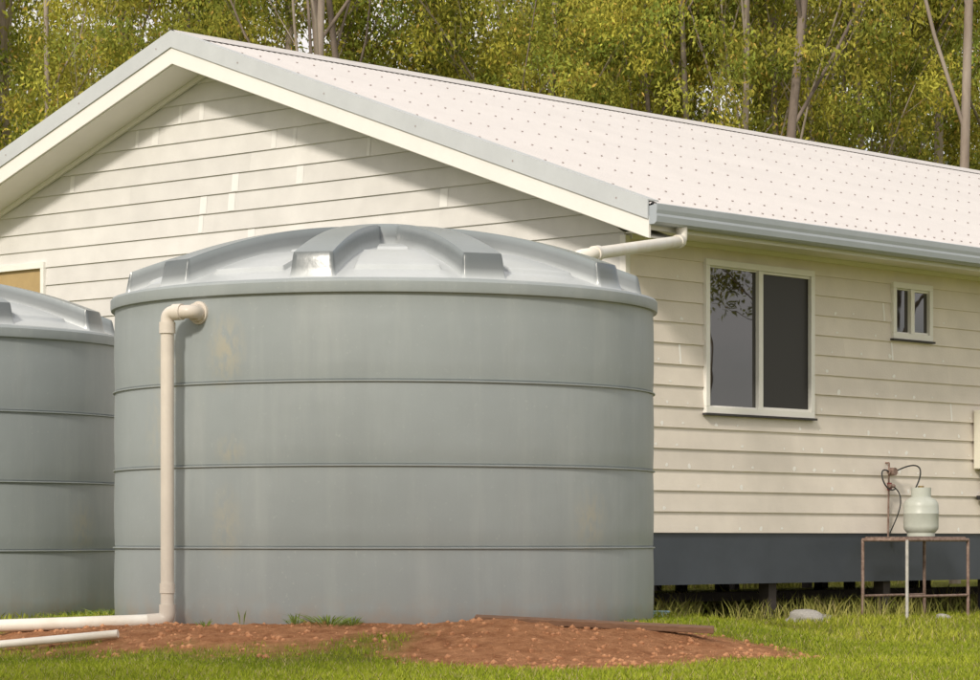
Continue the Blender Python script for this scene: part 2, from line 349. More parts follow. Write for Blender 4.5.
# ------------------------------------------------------------ water tanks
def tank(name,c,base,rot):
    e=empty(name,(c[0],c[1],base),rot)
    R=1.8
    prof=[(R-.03,-.12),(R-.012,0)]
    seams=[.48,.985,1.50]
    prev=.0
    for s in seams+[2.035]:
        for t in (.03,.25,.5,.75,.97):
            z=prev+(s-prev)*t; prof.append((R-.006+.006*math.sin(math.pi*t),z))
        if s!=2.035: prof+= [(R-.006,s-.008),(R+.008,s-.004),(R+.008,s+.003),(R-.012,s+.006),(R-.006,s+.013)]
        prev=s
    prof+=[(R-.002,2.036),(R+.020,2.040),(R+.024,2.055),(R+.024,2.105),(R+.014,2.120),(R-.03,2.128),(R-.05,2.130)]
    mb=MB(); mb.lathe(prof,n=160); o=mb.make('tank_wall',M_tank,e); autosmooth(o,28)
    # lid: grid columns follow the rib edges so the ribs stay crisp
    rs=np.array(sorted(set(np.round(np.concatenate([np.linspace(.04,1.5,50),[.26,.28,.42,.445,.47,.62,.63,.64,.95,.965,.98,1.12,1.13,1.14,1.57,1.585,1.60],np.linspace(1.51,1.765,32)]),4))))
    per=math.radians(36); hs=per/2; off=math.radians(-13)
    segs=[(5,'rib'),(5,'tr'),(3,'a'),(3,'b'),(3,'c'),(3,'d'),(4,'e')]
    us=[];
    for si,(nn_,_) in enumerate(segs):
        for q in range(nn_): us.append(si+q/nn_)
    us.append(len(segs)); us=np.array(us)
    cols=[]
    for s_ in range(10):
        for u in -us[::-1][:-1]: cols.append((s_,u))
        for u in us[:-1]: cols.append((s_,u))
    cs=np.array([c_[0] for c_ in cols]); cu=np.array([c_[1] for c_ in cols]); NA=len(cols); nr=len(rs)
    RR=np.repeat(rs[:,None],NA,1); TT=np.zeros_like(RR); K=np.zeros_like(RR)
    for ri,r_ in enumerate(rs):
        hwa=min((.07+.055*r_/1.7)/r_,.17); ta=min(.022/r_,.05); a0=hwa+ta
        e1=max(.140,a0+.001); e2=max(.150,e1+.001); e3=max(.205,e2+.001); e4=max(.214,e3+.001)
        kn=np.array([0,hwa,a0,e1,e2,e3,e4,hs])
        ang=np.interp(np.abs(cu),np.arange(8),kn)
        TT[ri]=off+cs*per+np.sign(cu)*ang
        K[ri]=1-sm(np.clip(np.abs(cu)-1,0,1))
    zp=2.125+.34*(1-np.clip(RR/1.765,0,1)**2.2)
    ztop=2.13+.165+.315*(1-(RR/1.70)**2.1)
    endf=sm((1.735-RR)/.045)
    k=np.maximum(K*endf, sm((.47-RR)/.05))
    z=zp+np.maximum(ztop-zp,0)*k
    z=z+.018*sm((.28-RR)/.03)
    AU=np.abs(cu)[None,:]+RR*0
    z=z+.028*sm(AU-3)*sm((RR-1.12)/.02)*sm((1.60-RR)/.03)
    z=z+.022*sm(AU-5)*sm((RR-.62)/.02)*sm((.98-RR)/.03)
    z=np.where(RR>1.745,np.minimum(z,2.135),z)
    V=np.stack([RR*np.sin(TT),-RR*np.cos(TT),z],-1).reshape(-1,3)
    V=np.vstack([V,[[0,0,float(z[0,0])]]])
    me=bpy.data.meshes.new('dome_lid')
    i=np.arange(nr-1)[:,None]*NA+np.arange(NA)[None,:]; j=np.arange(nr-1)[:,None]*NA+((np.arange(NA)+1)%NA)[None,:]
    q=np.stack([i,i+NA,j+NA,j],-1).reshape(-1,4)
    tri=[(nr*NA,k_,(k_+1)%NA) for k_ in range(NA)]
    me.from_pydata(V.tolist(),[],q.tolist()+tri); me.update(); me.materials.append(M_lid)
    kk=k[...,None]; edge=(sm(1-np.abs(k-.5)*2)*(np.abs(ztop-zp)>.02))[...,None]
    colr=np.array((.50,.525,.53))*(1-kk)+np.array((.215,.245,.255))*kk  # lid shading put into vertex colour: pale sky sheen on panels, darker ribs
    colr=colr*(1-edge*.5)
    endm=sm((RR-1.675)/.02)[...,None]*kk; colr=colr*(1-endm)+np.array((.11,.125,.13))*endm  # rib sides and end faces darkened too, as painted shade
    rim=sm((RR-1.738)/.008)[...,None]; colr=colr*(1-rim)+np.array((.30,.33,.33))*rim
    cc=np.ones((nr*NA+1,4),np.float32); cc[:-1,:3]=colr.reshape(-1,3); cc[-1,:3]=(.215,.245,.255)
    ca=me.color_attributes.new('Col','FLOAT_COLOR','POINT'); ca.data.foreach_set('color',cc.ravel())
    me.polygons.foreach_set('use_smooth',[True]*len(me.polygons))
    try: me.set_sharp_from_angle(angle=math.radians(35))
    except Exception: pass
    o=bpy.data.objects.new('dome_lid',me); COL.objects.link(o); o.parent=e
    return e
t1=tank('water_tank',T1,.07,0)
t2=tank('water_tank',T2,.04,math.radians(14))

pe=empty('overflow_pipe')
mb=MB()
ang=math.radians(37.7); sx=T1[0]-1.8*math.sin(ang); sy=T1[1]-1.8*math.cos(ang)
px,py=-2.0,17.88; zt=2.01
mb.tube(roundpath([(sx+.03,sy+.04,zt),(sx-.035,sy-.11,zt),(px,py,zt),(px,py,1.5),(px,py,.12)],.05,7),.042,20)
o=mb.make('pipe',M_pvc,pe); autosmooth(o,50)
mb=MB(); 
d=Vector((-math.sin(ang),-math.cos(ang),0)); p=Vector((sx,sy,zt))
mb.tube([p-d*.02,p+d*.012],.072,24); mb.tube([p+d*.012,p+d*.05],.056,24)
q0=Vector((sx-.035,sy-.11,zt)); q1=Vector((px,py,zt)); dd_=(q1-q0).normalized()
mb.tube([q1-dd_*.11,q1-dd_*.05],.051,24)
mb.tube([(px,py,zt-.06),(px,py,zt-.13)],.051,24)
mb.tube([(px,py,.33),(px,py,.27)],.048,24)
mb.tube(roundpath([(px,py,.20),(px,py,.10),(px-.12,py-.02,.09)],.05),.051,24)
o=mb.make('couplings',M_pvc,pe); autosmooth(o,50)
mb=MB()
a=Vector((px-.1,py-.02,.10)); bpt=P(-60,628,18.3)
mb.tube([a,a.lerp(bpt,.5),bpt],.040,16)
o=mb.make('drain_pipe',M_pvcw); autosmooth(o,50)
mb=MB(); p0=P(118,634,17.1); p1=P(-70,637,17.3); p0.z=float(gz(np.array(p0.x),np.array(p0.y)))+.035; p1.z=float(gz(np.array(p1.x),np.array(p1.y)))+.035
mb.tube([p0,p1],.024,16); o=mb.make('drain_pipe',M_pvcw); autosmooth(o,50)
A=P(475,618.5,17.35); B=P(714,630,17.25); d=(B-A); L_=d.length
mb=MB(); mb.box(0,L_,-.05,.05,-.018,.018); o=bevel(mb.make('timber_plank',M_wood),.004)
o.location=A; o.rotation_euler=(math.radians(6),math.atan2(-d.z,math.hypot(d.x,d.y)),math.atan2(d.y,d.x))

# ------------------------------------------------------------ house
HX=17.0; W=4.98; TAN=.355; RT=5.25; SO=4.95; G=.45; E=.62
H=empty('weatherboard_house',(1.10,23.5,0),math.atan2(.742,.670))
Z0=.66; BH=.175
def boards_long(y,sgn,x0,x1,z0,z1,holes,name,m):
    mb=MB(); z=z0
    while z<z1-1e-4:
        zt=min(z+BH,z1)
        cuts={z,zt}
        for (a,b_,c,d) in holes:
            for q in (c,d):
                if z<q<zt: cuts.add(q)
        cuts=sorted(cuts)
        pr=lambda zz: .024-.016*(zz-z)/BH
        for ca,cb in zip(cuts[:-1],cuts[1:]):
            mid=(ca+cb)/2; iv=[(x0,x1)]
            for (a,b_,c,d) in holes:
                if c<mid<d:
                    n=[]
                    for (s,e) in iv:
                        if a>s: n.append((s,min(e,a)))
                        if b_<e: n.append((max(s,b_),e))
                    iv=n
            for (s,e) in iv:
                pa,pb=pr(ca),pr(cb)
                mb.add([(s,y-sgn*pa,ca),(e,y-sgn*pa,ca),(e,y-sgn*pb,cb),(s,y-sgn*pb,cb),(s,y+sgn*.02,ca),(e,y+sgn*.02,ca),(e,y+sgn*.02,cb),(s,y+sgn*.02,cb)],
                   [(0,1,2,3),(4,7,6,5),(0,4,5,1),(3,2,6,7),(0,3,7,4),(1,5,6,2)])
        z=zt
    return mb.make(name,m,H)
win=[(1.03,2.56,1.68,2.955),(3.806,4.43,2.45,2.945),(8.5,10.3,1.68,2.955),(13,14.5,1.68,2.955)]
boards_long(0,1,.03,HX,Z0,3.09,win,'long_wall_boards',M_wall)
boards_long(2*W,-1,.03,HX,Z0,3.09,[],'rear_wall_boards',M_wall)
def gable(x,sgn,name,hole=None):
    mb=MB(); z=Z0+.0
    while z<SO-.01:
        zt=min(z+BH,SO)
        def half(zz): return min(W-.0, (SO-zz)/TAN)
        cuts=sorted({z,zt}|({q for q in (hole[2],hole[3]) if z<q<zt} if hole else set()))
        for ca,cb in zip(cuts[:-1],cuts[1:]):
            ha,hb=half(ca),half(cb); pa=.024-.016*(ca-z)/BH; pb=.024-.016*(cb-z)/BH
            segs=[((W-ha,W+ha),(W-hb,W+hb))]
            if hole and hole[2]<(ca+cb)/2<hole[3]:
                segs=[((W-ha,hole[0]),(W-hb,hole[0])),((hole[1],W+ha),(hole[1],W+hb))]
            for ((a0,a1),(b0,b1)) in segs:
                mb.add([(x-sgn*pa,a0,ca),(x-sgn*pa,a1,ca),(x-sgn*pb,b1,cb),(x-sgn*pb,b0,cb),(x+sgn*.02,a0,ca),(x+sgn*.02,a1,ca),(x+sgn*.02,b1,cb),(x+sgn*.02,b0,cb)],
                   [(0,3,2,1),(4,5,6,7),(0,1,5,4),(3,7,6,2),(0,4,7,3),(1,2,6,5)])
        z=zt
    return mb.make(name,M_gable,H)
GW=(7.36,8.9,2.3,3.34)
gable(0,1,'gable_wall_boards',GW); gable(HX,-1,'far_gable_boards')
mb=MB()
for i in range(int((SO-Z0)/BH)):
    z=Z0+i*BH; half=min(W,(SO-z-BH)/TAN)-.15
    if half<=.2: continue
    for k in range(2 if z>2 else 1):
        y=W+random.uniform(-half,half)
        if GW[0]-.2<y<GW[1]+.2 and z<3.4: continue
        ww=random.choice([.02,.03,.045])
        mb.add([(-.0265,y-ww,z+.004),(-.0265,y+ww,z+.004),(-.0115,y+ww,z+BH-.006),(-.0115,y-ww,z+BH-.006)],[(0,3,2,1)])
mb.make('joint_fillers',mat('joint_filler',(.76,.745,.72),.6,.03,8),H)
mb=MB()
for i in range(int((3.05-Z0)/BH)):
    z=Z0+i*BH
    x=.2+random.random()*.3
    while x<8:
        inw=any(a-.1<x<b_+.1 and c-.06<z+.05<d+.05 for (a,b_,c,d) in win)
        if not inw and random.random()<(.85 if 1.0<z<1.9 else .4):
            zz=z+.035+random.uniform(-.006,.006); s=random.uniform(.009,.022); s2=s*random.uniform(.6,1.2)
            yy=-(.0265-.016*(.035)/BH)
            ra=[random.uniform(.7,1.3) for _ in range(8)]
            mb.add([(x+s*math.cos(k*math.pi/4)*1.2*ra[k],yy,zz+s2*math.sin(k*math.pi/4)*ra[k]) for k in range(8)],[tuple(range(8))])
        x+=random.choice([.28,.3,.45,.6])
    if random.random()<.75:
        x=random.uniform(.5,7)
        if not any(a-.1<x<b_+.1 and c-.16<z<d for (a,b_,c,d) in win):
            mb.add([(x-.012,-.0262,z+.004),(x+.012,-.0262,z+.004),(x+.012,-.0112,z+BH-.006),(x-.012,-.0112,z+BH-.006)],[(0,1,2,3)])
mb.make('nail_fillers',M_patch,H)
mb=MB()
for (x,y) in [(0,0),(0,2*W),(HX,0),(HX,2*W)]:
    sx_=-1 if x==0 else 1; sy_=-1 if y==0 else 1
    xa,xb=sorted((x+sx_*.032,x-sx_*.03)); ya,yb=sorted((y+sy_*.032,y-sy_*.03))
    mb.box(xa,xb,ya,yb,Z0-.01,3.085)
bevel(mb.make('corner_trims',M_trim,H),.004)
mb=MB(); mb.box(.06,HX-.06,.06,2*W-.06,.25,.655); mb.make('floor_frame',M_dark,H)
mb=MB(); mb.box(-.002,HX,-.004,.055,.225,Z0-.003); mb.box(-.002,HX,2*W-.055,2*W+.004,.225,Z0-.003)
mb.box(-.006,.055,.06,2*W-.06,.225,Z0-.003); mb.box(HX-.055,HX+.004,.06,2*W-.06,.225,Z0-.003); mb.make('base_band',M_band,H)
mb=MB(); mb.box(.05,HX-.05,.05,2*W-.05,3.06,3.10); mb.make('ceiling',M_dark,H)
mb=MB()
for yy in (.12,3.3,6.6,9.8):
    if yy>1: mb.box(.1,HX-.1,yy-.05,yy+.05,.20,.249)
    for xx in np.arange(.35,HX,1.75):
        mb.box(xx-.055,xx+.055,yy-.054,yy+.054,-.35,.2485 if yy<1 else .199)
mb.box(.1,HX-.1,1.2,1.28,.04,.12)
for xx in np.arange(.35,HX,3.5): mb.box(xx-.03,xx+.03,1.19,1.29,-.3,.038)
mb.make('stumps_and_bearers',M_dark,H)
pitch=.076; nseg=6; xs=np.arange(-G-.03,HX+G+.03,pitch/nseg)
zc=.011*np.cos(xs/pitch*2*math.pi)
for sgn,name in ((-1,'roof_sheet_front'),(1,'roof_sheet_rear')):
    V=[];Ff=[]
    n=len(xs)
    for t in (0,1):
        yy=W+sgn*(W+E+.03)*t; zz=RT-TAN*(W+E+.03)*t
        V+= [(float(x),yy,zz+float(c_)) for x,c_ in zip(xs,zc)]
    for k in range(n-1):
        Ff.append((k,k+1,n+k+1,n+k) if sgn>0 else (k,n+k,n+k+1,k+1))
    autosmooth(obj(name,V,Ff,M_roof,H),80)
mb=MB()
for sgn in (-1,1):
    for j,t in enumerate([.02,.12,.25,.38,.51,.64,.77,.9,.975]):
        yy=W+sgn*(W+E)*t; zz=RT-TAN*(W+E)*t
        step=2 if j in (0,8) else 3
        for k in range(0,int((HX+2*G)/pitch),step):
            x=round((-G)/pitch)*pitch+k*pitch
            yj=yy+random.uniform(-.01,.01)
            z=zz+.0115+(-(abs(yj-W)-abs(yy-W))*TAN)
            r=.0095
            ring=[(x+r*math.cos(a),yj+r*math.sin(a),z+(-TAN*sgn)*r*math.sin(a)) for a in [q*math.pi/3 for q in range(6)]]
            top=[(p[0],p[1],p[2]+.009) for p in ring]
            mb.add(ring+top,[tuple(range(6,12))]+[(q,(q+1)%6,6+(q+1)%6,6+q) for q in range(6)])
mb.make('roof_screws',M_screw,H)
def rake(x0,x1,dt,db,name,m,y_end=E,ridge=W):
    mb=MB()
    ys=[W-(W+y_end),W,W+(W+y_end)]
    V=[]
    for x in (x0,x1):
        for y in ys:
            z=RT-TAN*abs(y-W)
            V.append((x,y,z-dt)); V.append((x,y,z-db))
    Fq=[(0,1,3,2),(2,3,5,4),(6,8,9,7),(8,10,11,9),(0,2,8,6),(2,4,10,8),(1,7,9,3),(3,9,11,5),(0,6,7,1),(4,5,11,10)]
    mb.add(V,Fq); return mb.make(name,m,H)
rake(-G-.05,-G-.035,-.03,.125,'barge_capping',M_cap,E+.02)
rake(-G-.034,-G+.09,-.03,-.018,'barge_cap_top',M_cap,E+.02)
rake(-G-.034,-G-.010,.10,.275,'barge_board',M_trim,E+.02)
rake(HX+G,HX+G+.03,-.03,.26,'far_barge',M_trim,E)
rake(-G-.009,-.0,.27,.285,'gable_soffit',M_soffit,E-.04)
rake(HX+.0,HX+G-.001,.27,.285,'far_gable_soffit',M_soffit,E-.04)
rake(-G-.005,HX+G-.002,.03,.06,'roof_underlay',M_dark,E-.02)
rake(-.058,-.025,.286,.33,'gable_scotia',M_trim,-.02)
mb=MB()
for yj in np.arange(W-(W+E)+.3,W+(W+E),1.1):
    z=RT-TAN*abs(yj-W)-.05
    mb.add([(-G-.052,yj+.009*math.cos(a),z+.009*math.sin(a)) for a in [k*math.pi/3 for k in range(6)]],[tuple(range(6))])
mb.make('capping_screws',M_screw,H)
mb=MB(); 
prof=[(-.17,-.17*TAN+.018),(-.05,.012),(-.03,.03),(0,.038),(.03,.03),(.05,.012),(.17,-.17*TAN+.018)]
V=[];Ff=[]
for x in (-G-.04,HX+G+.04):
    V+=[(x,W+a,RT+b_) for a,b_ in prof]
n=len(prof)
for k in range(n-1): Ff.append((k,k+1,n+k+1,n+k))
mb.add(V,Ff); mb.make('ridge_cap',M_roof,H)
for sgn,tag in ((-1,''),(1,'_rear')):
    y0= 0 if sgn<0 else 2*W
    def yb(a): return y0+sgn*a
    mb=MB(); ya,yc=sorted((yb(-.02),yb(E-.06))); mb.box(.0,HX,ya,yc,3.095,3.110); mb.make('eave_soffit'+tag,M_soffit,H)
    mb=MB(); ya,yc=sorted((yb(E-.059),yb(E-.035))); mb.box(-G,HX+G-.03,ya,yc,3.055,3.235); mb.make('fascia'+tag,M_trim,H)
    prof=[(E-.033,3.225),(E-.033,3.10),(E-.02,3.088),(E+.07,3.088),(E+.092,3.105),(E+.098,3.15),(E+.092,3.17),(E+.098,3.20),(E+.098,3.245),(E+.085,3.252),(E+.083,3.24),(E+.083,3.11),(E-.02,3.10)]
    mb=MB(); V=[];Ff=[]; n=len(prof)
    for x in (-G-.03,HX+G): V+=[(x,yb(a),z) for a,z in prof]
    for k in range(n-1): Ff.append((k,k+1,n+k+1,n+k))
    mb.add(V,Ff)
    for x in (-G-.03,HX+G):
        mb.add([(x,yb(a),z) for a,z in prof[:9]],[tuple(range(9))])
    mb.make('gutter'+tag,M_gut,H)
mb=MB(); mb.box(.04,HX-.04,-.045,-.005,3.055,3.094); mb.make('eave_scotia',M_trim,H)
def window(a,b_,c,d,split,screen_right=True):
    yo=-.048
    fr=MB(); t=.042
    fr.box(a-.012,b_+.012,yo,.05,d-t,d+.012); fr.box(a-.012,b_+.012,yo,.05,c-.012,c+t)
    fr.box(a-.012,a+t,yo,.05,c+t+.0005,d-t-.0005); fr.box(b_-t,b_+.012,yo,.05,c+t+.0005,d-t-.0005)
    m_=a+(b_-a)*split; fr.box(m_-.03,m_+.03,yo+.008,.04,c+t+.0005,d-t-.0005)
    s=.022
    fr.box(m_+.031,b_-t-.001,yo+.02,.03,d-t-s,d-t-.001); fr.box(m_+.031,b_-t-.001,yo+.02,.03,c+t+.001,c+t+s)
    fr.box(a+t+.001,m_-.031,yo+.03,.03,d-t-s*.6,d-t-.001); fr.box(a+t+.001,m_-.031,yo+.03,.03,c+t+.001,c+t+s*.6)
    bevel(fr.make('window_frame',M_alu,H),.003)
    g1=MB(); g1.box(a+t-.01,m_-.02,-.002,.006,c+t-.01,d-t+.01); g1.make('window_glass',M_glass,H)
    g2=MB(); g2.box(m_+.02,b_-t+.01,-.012,-.006,c+t-.01,d-t+.01); g2.make('window_screen',M_screen if screen_right else M_glass,H)
    si=MB(); si.box(a-.03,b_+.03,-.062,-.02,c-.030,c-.0125); si.make('window_sill_shadow',M_sill_shadow,H)  # dark bar standing in for the shadow under the sill
    bk=MB(); bk.box(a-.05,b_+.05,.1,.12,c-.05,d+.05); bk.make('window_lining',M_dark,H)
for i,(a,b_,c,d) in enumerate(win): window(a,b_,c,d,.50,i!=1)
a,b_,c,d=GW; mb=MB()
mb.box(-.05,.04,a,b_,d-.06,d); mb.box(-.05,.04,a,b_,c,c+.06); mb.box(-.05,.04,a,a+.05,c+.061,d-.061); mb.box(-.05,.04,b_-.05,b_,c+.061,d-.061); mb.box(-.04,.04,(a+b_)/2-.03,(a+b_)/2+.03,c+.061,d-.061)
mb.make('gable_window_frame',M_alu,H)
mb=MB(); mb.box(-.01,.0,a+.04,b_-.04,c+.05,d-.05); mb.make('gable_window_blind',M_wood2,H)
mb=MB(); mb.box(.1,.12,a-.1,b_+.1,c-.1,d+.1); mb.make('gable_window_lining',M_dark,H)

mx0=empty('meter_box'); mx0.location=H.location; mx0.rotation_euler=H.rotation_euler
mb=MB(); mb.box(5.15,5.62,-.17,-.03,1.27,1.83); bevel(mb.make('cabinet',M_box,mx0),.012)
mb=MB(); mb.box(5.17,5.60,-.182,-.171,1.30,1.80); mb.tube([(5.28,-.07,1.27),(5.28,-.07,.72)],.012,8); mb.tube([(5.42,-.07,1.27),(5.42,-.07,.9)],.02,8)
mb.make('door_and_conduit',M_box,mx0)
mb=MB(); mb.box(5.2,5.6,-.15,-.035,.98,1.02); mb.tube([(5.33,-.1,1.27),(5.33,-.1,1.0)],.012,8); mb.make('bracket',M_blk,mx0)

dp=empty('roof_water_pipe')
def HW(x,y,z): 
    return Vector((1.10+.670*x-.742*y,23.5+.742*x+.670*y,z))
s0=HW(-.08,-E-.03,3.10); 
endp=P(592,254,20.45)
pts=[s0,Vector((s0.x,s0.y,2.985)),endp,endp+Vector((-.12,-.05,-.02)),endp+Vector((-.16,-.08,-.28))]
mb=MB(); mb.tube(roundpath(pts,.06,7),.046,18); o=mb.make('pipe',M_pvcw,dp); autosmooth(o,50)
mb=MB(); 
dd_=(endp-pts[1]).normalized(); mb.tube([pts[1]+dd_*.06,pts[1]+dd_*.16],.054,20)
mb.tube([endp-dd_*.16,endp-dd_*.05],.056,20); o=mb.make('couplings',M_pvcw,dp); autosmooth(o,50)

# ------------------------------------------------------------ gas bottle, stand
def hloc(px_,off):
    k=(px_-490)/F
    return (k*(23.5-.67*off)-1.10-.742*off)/(.67-.742*k)
st=empty('metal_stand')
tz=.62
xa=hloc(907,.62); xb=hloc(968,.62)
mb=MB(); mbp=MB()
corners=[(xa,-.62),(xb,-.62),(xb,-.15),(xa,-.15)]
cw=[HW(x,y,0) for x,y in corners]
for i_,p in enumerate(cw):
    gzv=float(gz(np.array(p.x),np.array(p.y)))-.03
    (mbp if i_ in (0,) else mb).tube([Vector((p.x,p.y,gzv)),Vector((p.x,p.y,tz-.02))],.015,10)
for a_,b2 in ((0,1),(1,2),(2,3),(3,0)):
    mb.tube([cw[a_]+Vector((0,0,tz-.02)),cw[b2]+Vector((0,0,tz-.02))],.016,10)
    if a_ in (0,2): mb.tube([cw[a_]+Vector((0,0,.10)),cw[b2]+Vector((0,0,.10))],.012,8)
for k in range(7):
    t=(k+.5)/7; p=cw[0].lerp(cw[3],t); q=cw[1].lerp(cw[2],t)
    p.z=q.z=tz-.002; mb.tube([p,q],.011,6)
autosmooth(mb.make('rusty_frame',M_rust,st),40); autosmooth(mbp.make('pale_leg',M_galv,st),40)
gb=empty('gas_bottle'); 
gt=hloc(921,.36); gc=HW(gt,-.36,tz+.012)
mb=MB(); R=.158
mb.lathe([(.11,0),(.125,.0),(.125,.03),(R-.02,.045),(R-.004,.065),(R,.09),(R,.2),(R+.002,.203),(R+.002,.209),(R,.212),(R,.27),(R-.006,.305),(R-.03,.335),(R-.07,.355),(.04,.365),(.0,.367)],gc,40)
autosmooth(mb.make('bottle',M_cyl,gb),40)
mb=MB()
V=[];Ff=[];n=24
for k in range(n+1):
    a=math.radians(60)+math.radians(300)*k/n
    for (r,z) in ((.088,.34),(.092,.44),(.084,.44),(.08,.34)): V.append((gc.x+r*math.cos(a),gc.y+r*math.sin(a),gc.z+z))
for k in range(n):
    for j in range(4): Ff.append((k*4+j,k*4+(j+1)%4,(k+1)*4+(j+1)%4,(k+1)*4+j))
mb.add(V,Ff); autosmooth(mb.make('collar',M_cyl,gb),40)
mb=MB(); mb.lathe([(.0,.36),(.02,.36),(.02,.41),(.012,.42),(.012,.435),(.028,.438),(.028,.455),(.0,.457)],gc,12)
mb.tube([gc+Vector((0,0,.40)),gc+Vector((-.07,-.02,.40))],.012,8); mb.make('valve',M_brass,gb)
rg=empty('gas_regulator')
rt=hloc(889,.05)
mb=MB()
mb.tube([HW(rt,-.04,.60),HW(rt,-.05,1.30)],.009,8); mb.tube([HW(rt,-.05,1.30),HW(rt,.02,1.30)],.009,8)
mb.tube([HW(rt-.05,-.08,1.22),HW(rt+.06,-.08,1.22)],.022,12); mb.tube([HW(rt,-.06,1.22),HW(rt,-.12,1.22)],.036,16)
mb.tube([HW(rt-.03,-.07,1.09),HW(rt+.05,-.07,1.09)],.018,10)
autosmooth(mb.make('regulator_body',M_rust,rg),40)
mb=MB(); mb.tube([HW(rt,-.055,1.12),HW(rt,-.055,1.05)],.022,10); mb.make('regulator_tag',M_hose,rg)
mb=MB()
def bez(a,b,c,d,n=18): return [a*(1-t)**3+b*3*t*(1-t)**2+c*3*t*t*(1-t)+d*t**3 for t in [k/n for k in range(n+1)]]
mb.tube(bez(HW(rt+.05,-.08,1.22),HW(rt+.4,-.1,1.34),HW(gt+.12,-.36,1.28),gc+Vector((-.07,-.02,.40))),.007,8)
mb.tube(bez(HW(rt-.05,-.08,1.22),HW(rt-.32,-.12,1.30),HW(rt-.3,-.2,1.0),HW(rt+.02,-.1,1.06)),.007,8)
mb.tube(bez(HW(rt+.04,-.08,1.08),HW(rt+.2,-.12,.98),HW(rt-.1,-.2,.8),HW(rt-.06,-.1,.66)),.006,8)
autosmooth(mb.make('hoses',M_blk,rg),60)

bk=empty('bucket'); p=P(661,618,22.6); p.z=float(gz(np.array(p.x),np.array(p.y)))
mb=MB(); mb.lathe([(0,.005),(.055,.0),(.065,.13),(.072,.135),(.072,.142),(.062,.142),(.05,.01)],p,24); autosmooth(mb.make('pail',M_bucket,bk),40)
mb=MB(); mb.tube([p+Vector((.07*math.cos(a),.0,.135-.03*math.sin(a))) for a in [math.pi*k/10 for k in range(11)]],.003,6); mb.make('handle',M_galv,bk)
def rock(px_,D,s):
    x=(px_-490)/F*D; z=float(gz(np.array(x),np.array(D)))
    bpy.ops.mesh.primitive_ico_sphere_add(subdivisions=3,radius=1,location=(x,D,z+s*.12)); o=bpy.context.object; o.name='rock'
    for v in o.data.vertices:
        n_=1+.18*math.sin(v.co.x*3+px_)+.14*math.sin(v.co.y*4+px_*2)+.1*math.sin(v.co.z*5+v.co.x*4); v.co*=n_
    o.scale=(s*1.3,s*.9,s*.55); o.data.materials.append(M_rock); autosmooth(o,60)
rock(806,24.7,.15); rock(826,25.4,.07); rock(945,25.5,.07)

# ------------------------------------------------------------ trees
def gum(seed,height,nleaf,crown0,spread,barkw=1,tb=.28,per=150,bark=None,zmax=12.5):
    r=random.Random(seed); g=np.random.default_rng(seed); mb=MB(); tips=[]
    def branch(p,d,L,r0,lev):
        n=7 if lev==0 else 5; pts=[p.copy()]; rr=[r0]
        dd=d.copy(); wob=.035 if lev==0 else .12
        for k in range(n):
            dd=(dd+Vector((r.gauss(0,wob),r.gauss(0,wob),r.gauss(0,.05)+(.05 if lev else 0)))).normalized()
            pts.append(pts[-1]+dd*L/n); rr.append(r0*(1-.58*(k+1)/n))
        mb.tube(pts,rr,8 if lev==0 else (6 if lev==1 else 3),cap=False)
        if lev>=2:
            for k in (2,3,4,5): tips.append((pts[k],lev))
        if lev>=3: return
        nb={0:7,1:5,2:3}[lev]
        for k in range(nb):
            t=(tb+(1-tb)*k/(nb-1)) if lev==0 else (.35+.65*k/(nb-1))
            f=t*n; i0=min(int(f),n-1); q=pts[i0].lerp(pts[i0+1],f-i0); rad=rr[i0]*.42
            a=r.uniform(0,6.28); tilt=r.uniform(.45,.95) if t<.95 else r.uniform(.1,.35)
            side=Vector((math.cos(a),math.sin(a),0)); nd=(dd*math.cos(tilt)+side*math.sin(tilt)+Vector((0,0,.15))).normalized()
            branch(q,nd,L*(r.uniform(.30,.44) if lev==0 else r.uniform(.45,.62)),rad,lev+1)
    lean=Vector((r.gauss(0,.03),r.gauss(0,.03),1)).normalized()
    branch(Vector((0,0,-.3)),lean,height*.86,.12*barkw,0)
    me=bpy.data.meshes.new('trunk_and_limbs'); me.from_pydata(mb.v,[],mb.f); me.update()
    me.materials.append(bark or (M_bark if seed%2 else M_bark2)); me.polygons.foreach_set('use_smooth',[True]*len(me.polygons))
    tp=np.array([list(t[0]) for t in tips]); t2_=tp[(tp[:,2]>crown0)&(tp[:,2]<zmax)]
    tp=t2_ if len(t2_)>30 else tp
    sel=tp[g.integers(0,len(tp),max(40,nleaf//per))]; sel=sel+g.normal(0,.2,sel.shape); nc=len(sel)
    ci=g.integers(0,nc,nleaf); sz=g.uniform(.15,.36,nc)*spread
    off=g.normal(0,1,(nleaf,3))*sz[ci][:,None]*np.array([1,1,.75]); 
    p=sel[ci]+off
    ax=g.normal(0,.6,(nleaf,3)); ax[:,2]-=.8; ax/=np.linalg.norm(ax,axis=1)[:,None]
    sd_=np.cross(ax,g.normal(0,1,(nleaf,3))); sd_/=np.linalg.norm(sd_,axis=1)[:,None]
    Ln=g.uniform(.07,.15,nleaf)[:,None]; Wd=g.uniform(.014,.029,nleaf)[:,None]
    V=np.stack([p,p+ax*Ln*.4+sd_*Wd,p+ax*Ln,p+ax*Ln*.4-sd_*Wd],1).reshape(-1,3)
    hue=g.random(nc)[ci][:,None]; br=g.uniform(.5,1.35,nc)[ci][:,None]*g.uniform(.7,1.3,nleaf)[:,None]
    c=(np.array((.24,.30,.06))*(1-hue)+np.array((.56,.50,.09))*hue)*br
    yl=g.random(nleaf)<.04; c[yl]=np.array((.66,.46,.12))
    lm=quadmesh('foliage',V,nleaf,4,np.clip(c,0,.75),M_leaf)
    return me,lm
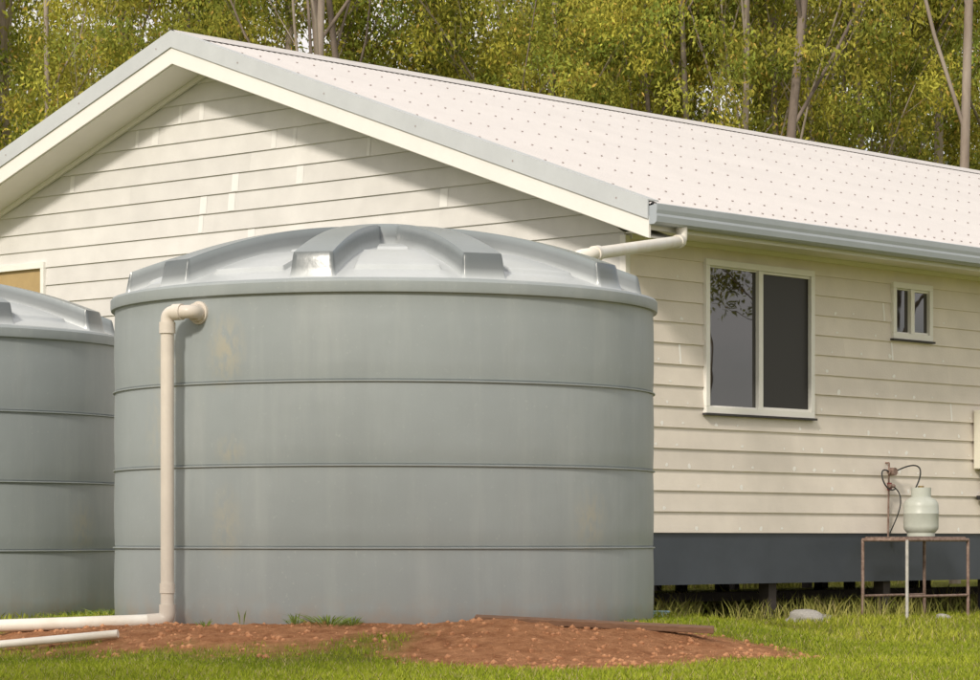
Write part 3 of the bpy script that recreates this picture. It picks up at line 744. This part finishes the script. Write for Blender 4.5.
kinds=[gum(11,15,23000,2.5,1.05),gum(12,13,21000,2.2,1.0,.8),gum(13,16,23000,3.0,1.15,1.1),gum(14,12,21000,1.5,1.0,.6),gum(15,14,20000,2.5,.95,.75),
       gum(21,20,12000,6.5,1.0,.78,.40,zmax=30),gum(23,21,12000,6.5,1.0,.85,.42,bark=M_bark2,zmax=30)]
def place(x,y,k,rot,s=1.0):
    tm,lm=kinds[k]; e=empty('gum_tree',(x,y,-.1),rot); e.scale=(s,s,s)
    a=bpy.data.objects.new('trunk_and_limbs',tm); b2=bpy.data.objects.new('foliage',lm)
    for q in (a,b2): COL.objects.link(q); q.parent=e
for (px_,D,k,rot,s) in [(15,48,0,0,1),(110,50,1,2,1),(210,54,3,3,1.1),(280,51,2,1,.95),(400,53,4,4,1.05),(455,54,3,5,1.1),(545,50,0,2.2,.95),(610,55,2,.4,1),
                        (670,51,4,2,1),(830,53,3,1,1.1),(770,55,2,4.4,1),(880,51,1,.3,1),(1000,54,0,5.2,1),
                        (500,47,3,.7,.8),(640,48,1,1.7,.85),(850,48,4,3.3,.9),(50,45,4,5.5,.85),(930,53,2,2.6,1),
                        (1110,50,4,1,1),(-60,50,2,2,1),(-140,47,3,0,1),
                        (318,44,5,1,.9),(337,45,6,2.5,.95),(381,47,6,4,.8),(702,48,5,3,.8),(732,47,5,5,.85),(752,46,6,.6,1),(790,48,5,2,.85),(955,46,5,.2,1.1)]:
    place((px_-490)/F*D,D,k,rot,s)
r=random.Random(3)
for i in range(11):
    place(-14+i*2.9+r.uniform(-.9,.9),62+r.uniform(-2,7),r.randrange(5),r.uniform(0,6.28),r.uniform(.95,1.2))
for (x,y,k) in [(24,26,1),(26,31.5,2),(30,36,0),(27,41,3),(34,30,4),(28,28,3),(30,32.5,1),(-20,42,1),(-16,48,0)]:
    place(x,y,k,r.uniform(0,6),1.0)
# tree beside the camera that shades the near lawn
place(-5.0,8.1,3,1.0,.60); place(-6.6,7.6,1,2.0,.55)
n=34000; cl=600
cc=np.stack([rng.uniform(-20,28,cl),rng.uniform(47,58,cl),rng.uniform(.2,3.0,cl)],-1); ci=rng.integers(0,cl,n)
hx=cc[:,0]-1.1; hy=cc[:,1]-23.5; bad=((hx*.67+hy*.742)<18.5)&((-hx*.742+hy*.67)<11.5); cc[bad,1]+=8
p=cc[ci]+rng.normal(0,.5,(n,3)); p[:,2]=np.abs(p[:,2])-.1
ax=rng.normal(0,.8,(n,3)); ax/=np.linalg.norm(ax,axis=1)[:,None]; sd_=np.cross(ax,rng.normal(0,1,(n,3))); sd_/=np.linalg.norm(sd_,axis=1)[:,None]
V=np.stack([p,p+ax*.09+sd_*.04,p+ax*.2,p+ax*.09-sd_*.04],1).reshape(-1,3)
hue=rng.random(cl)[ci][:,None]; c=(np.array((.20,.24,.06))*(1-hue)+np.array((.44,.40,.10))*hue)*rng.uniform(.6,1.3,n)[:,None]
o=bpy.data.objects.new('undergrowth',quadmesh('undergrowth',V,n,4,c,M_leaf)); COL.objects.link(o)
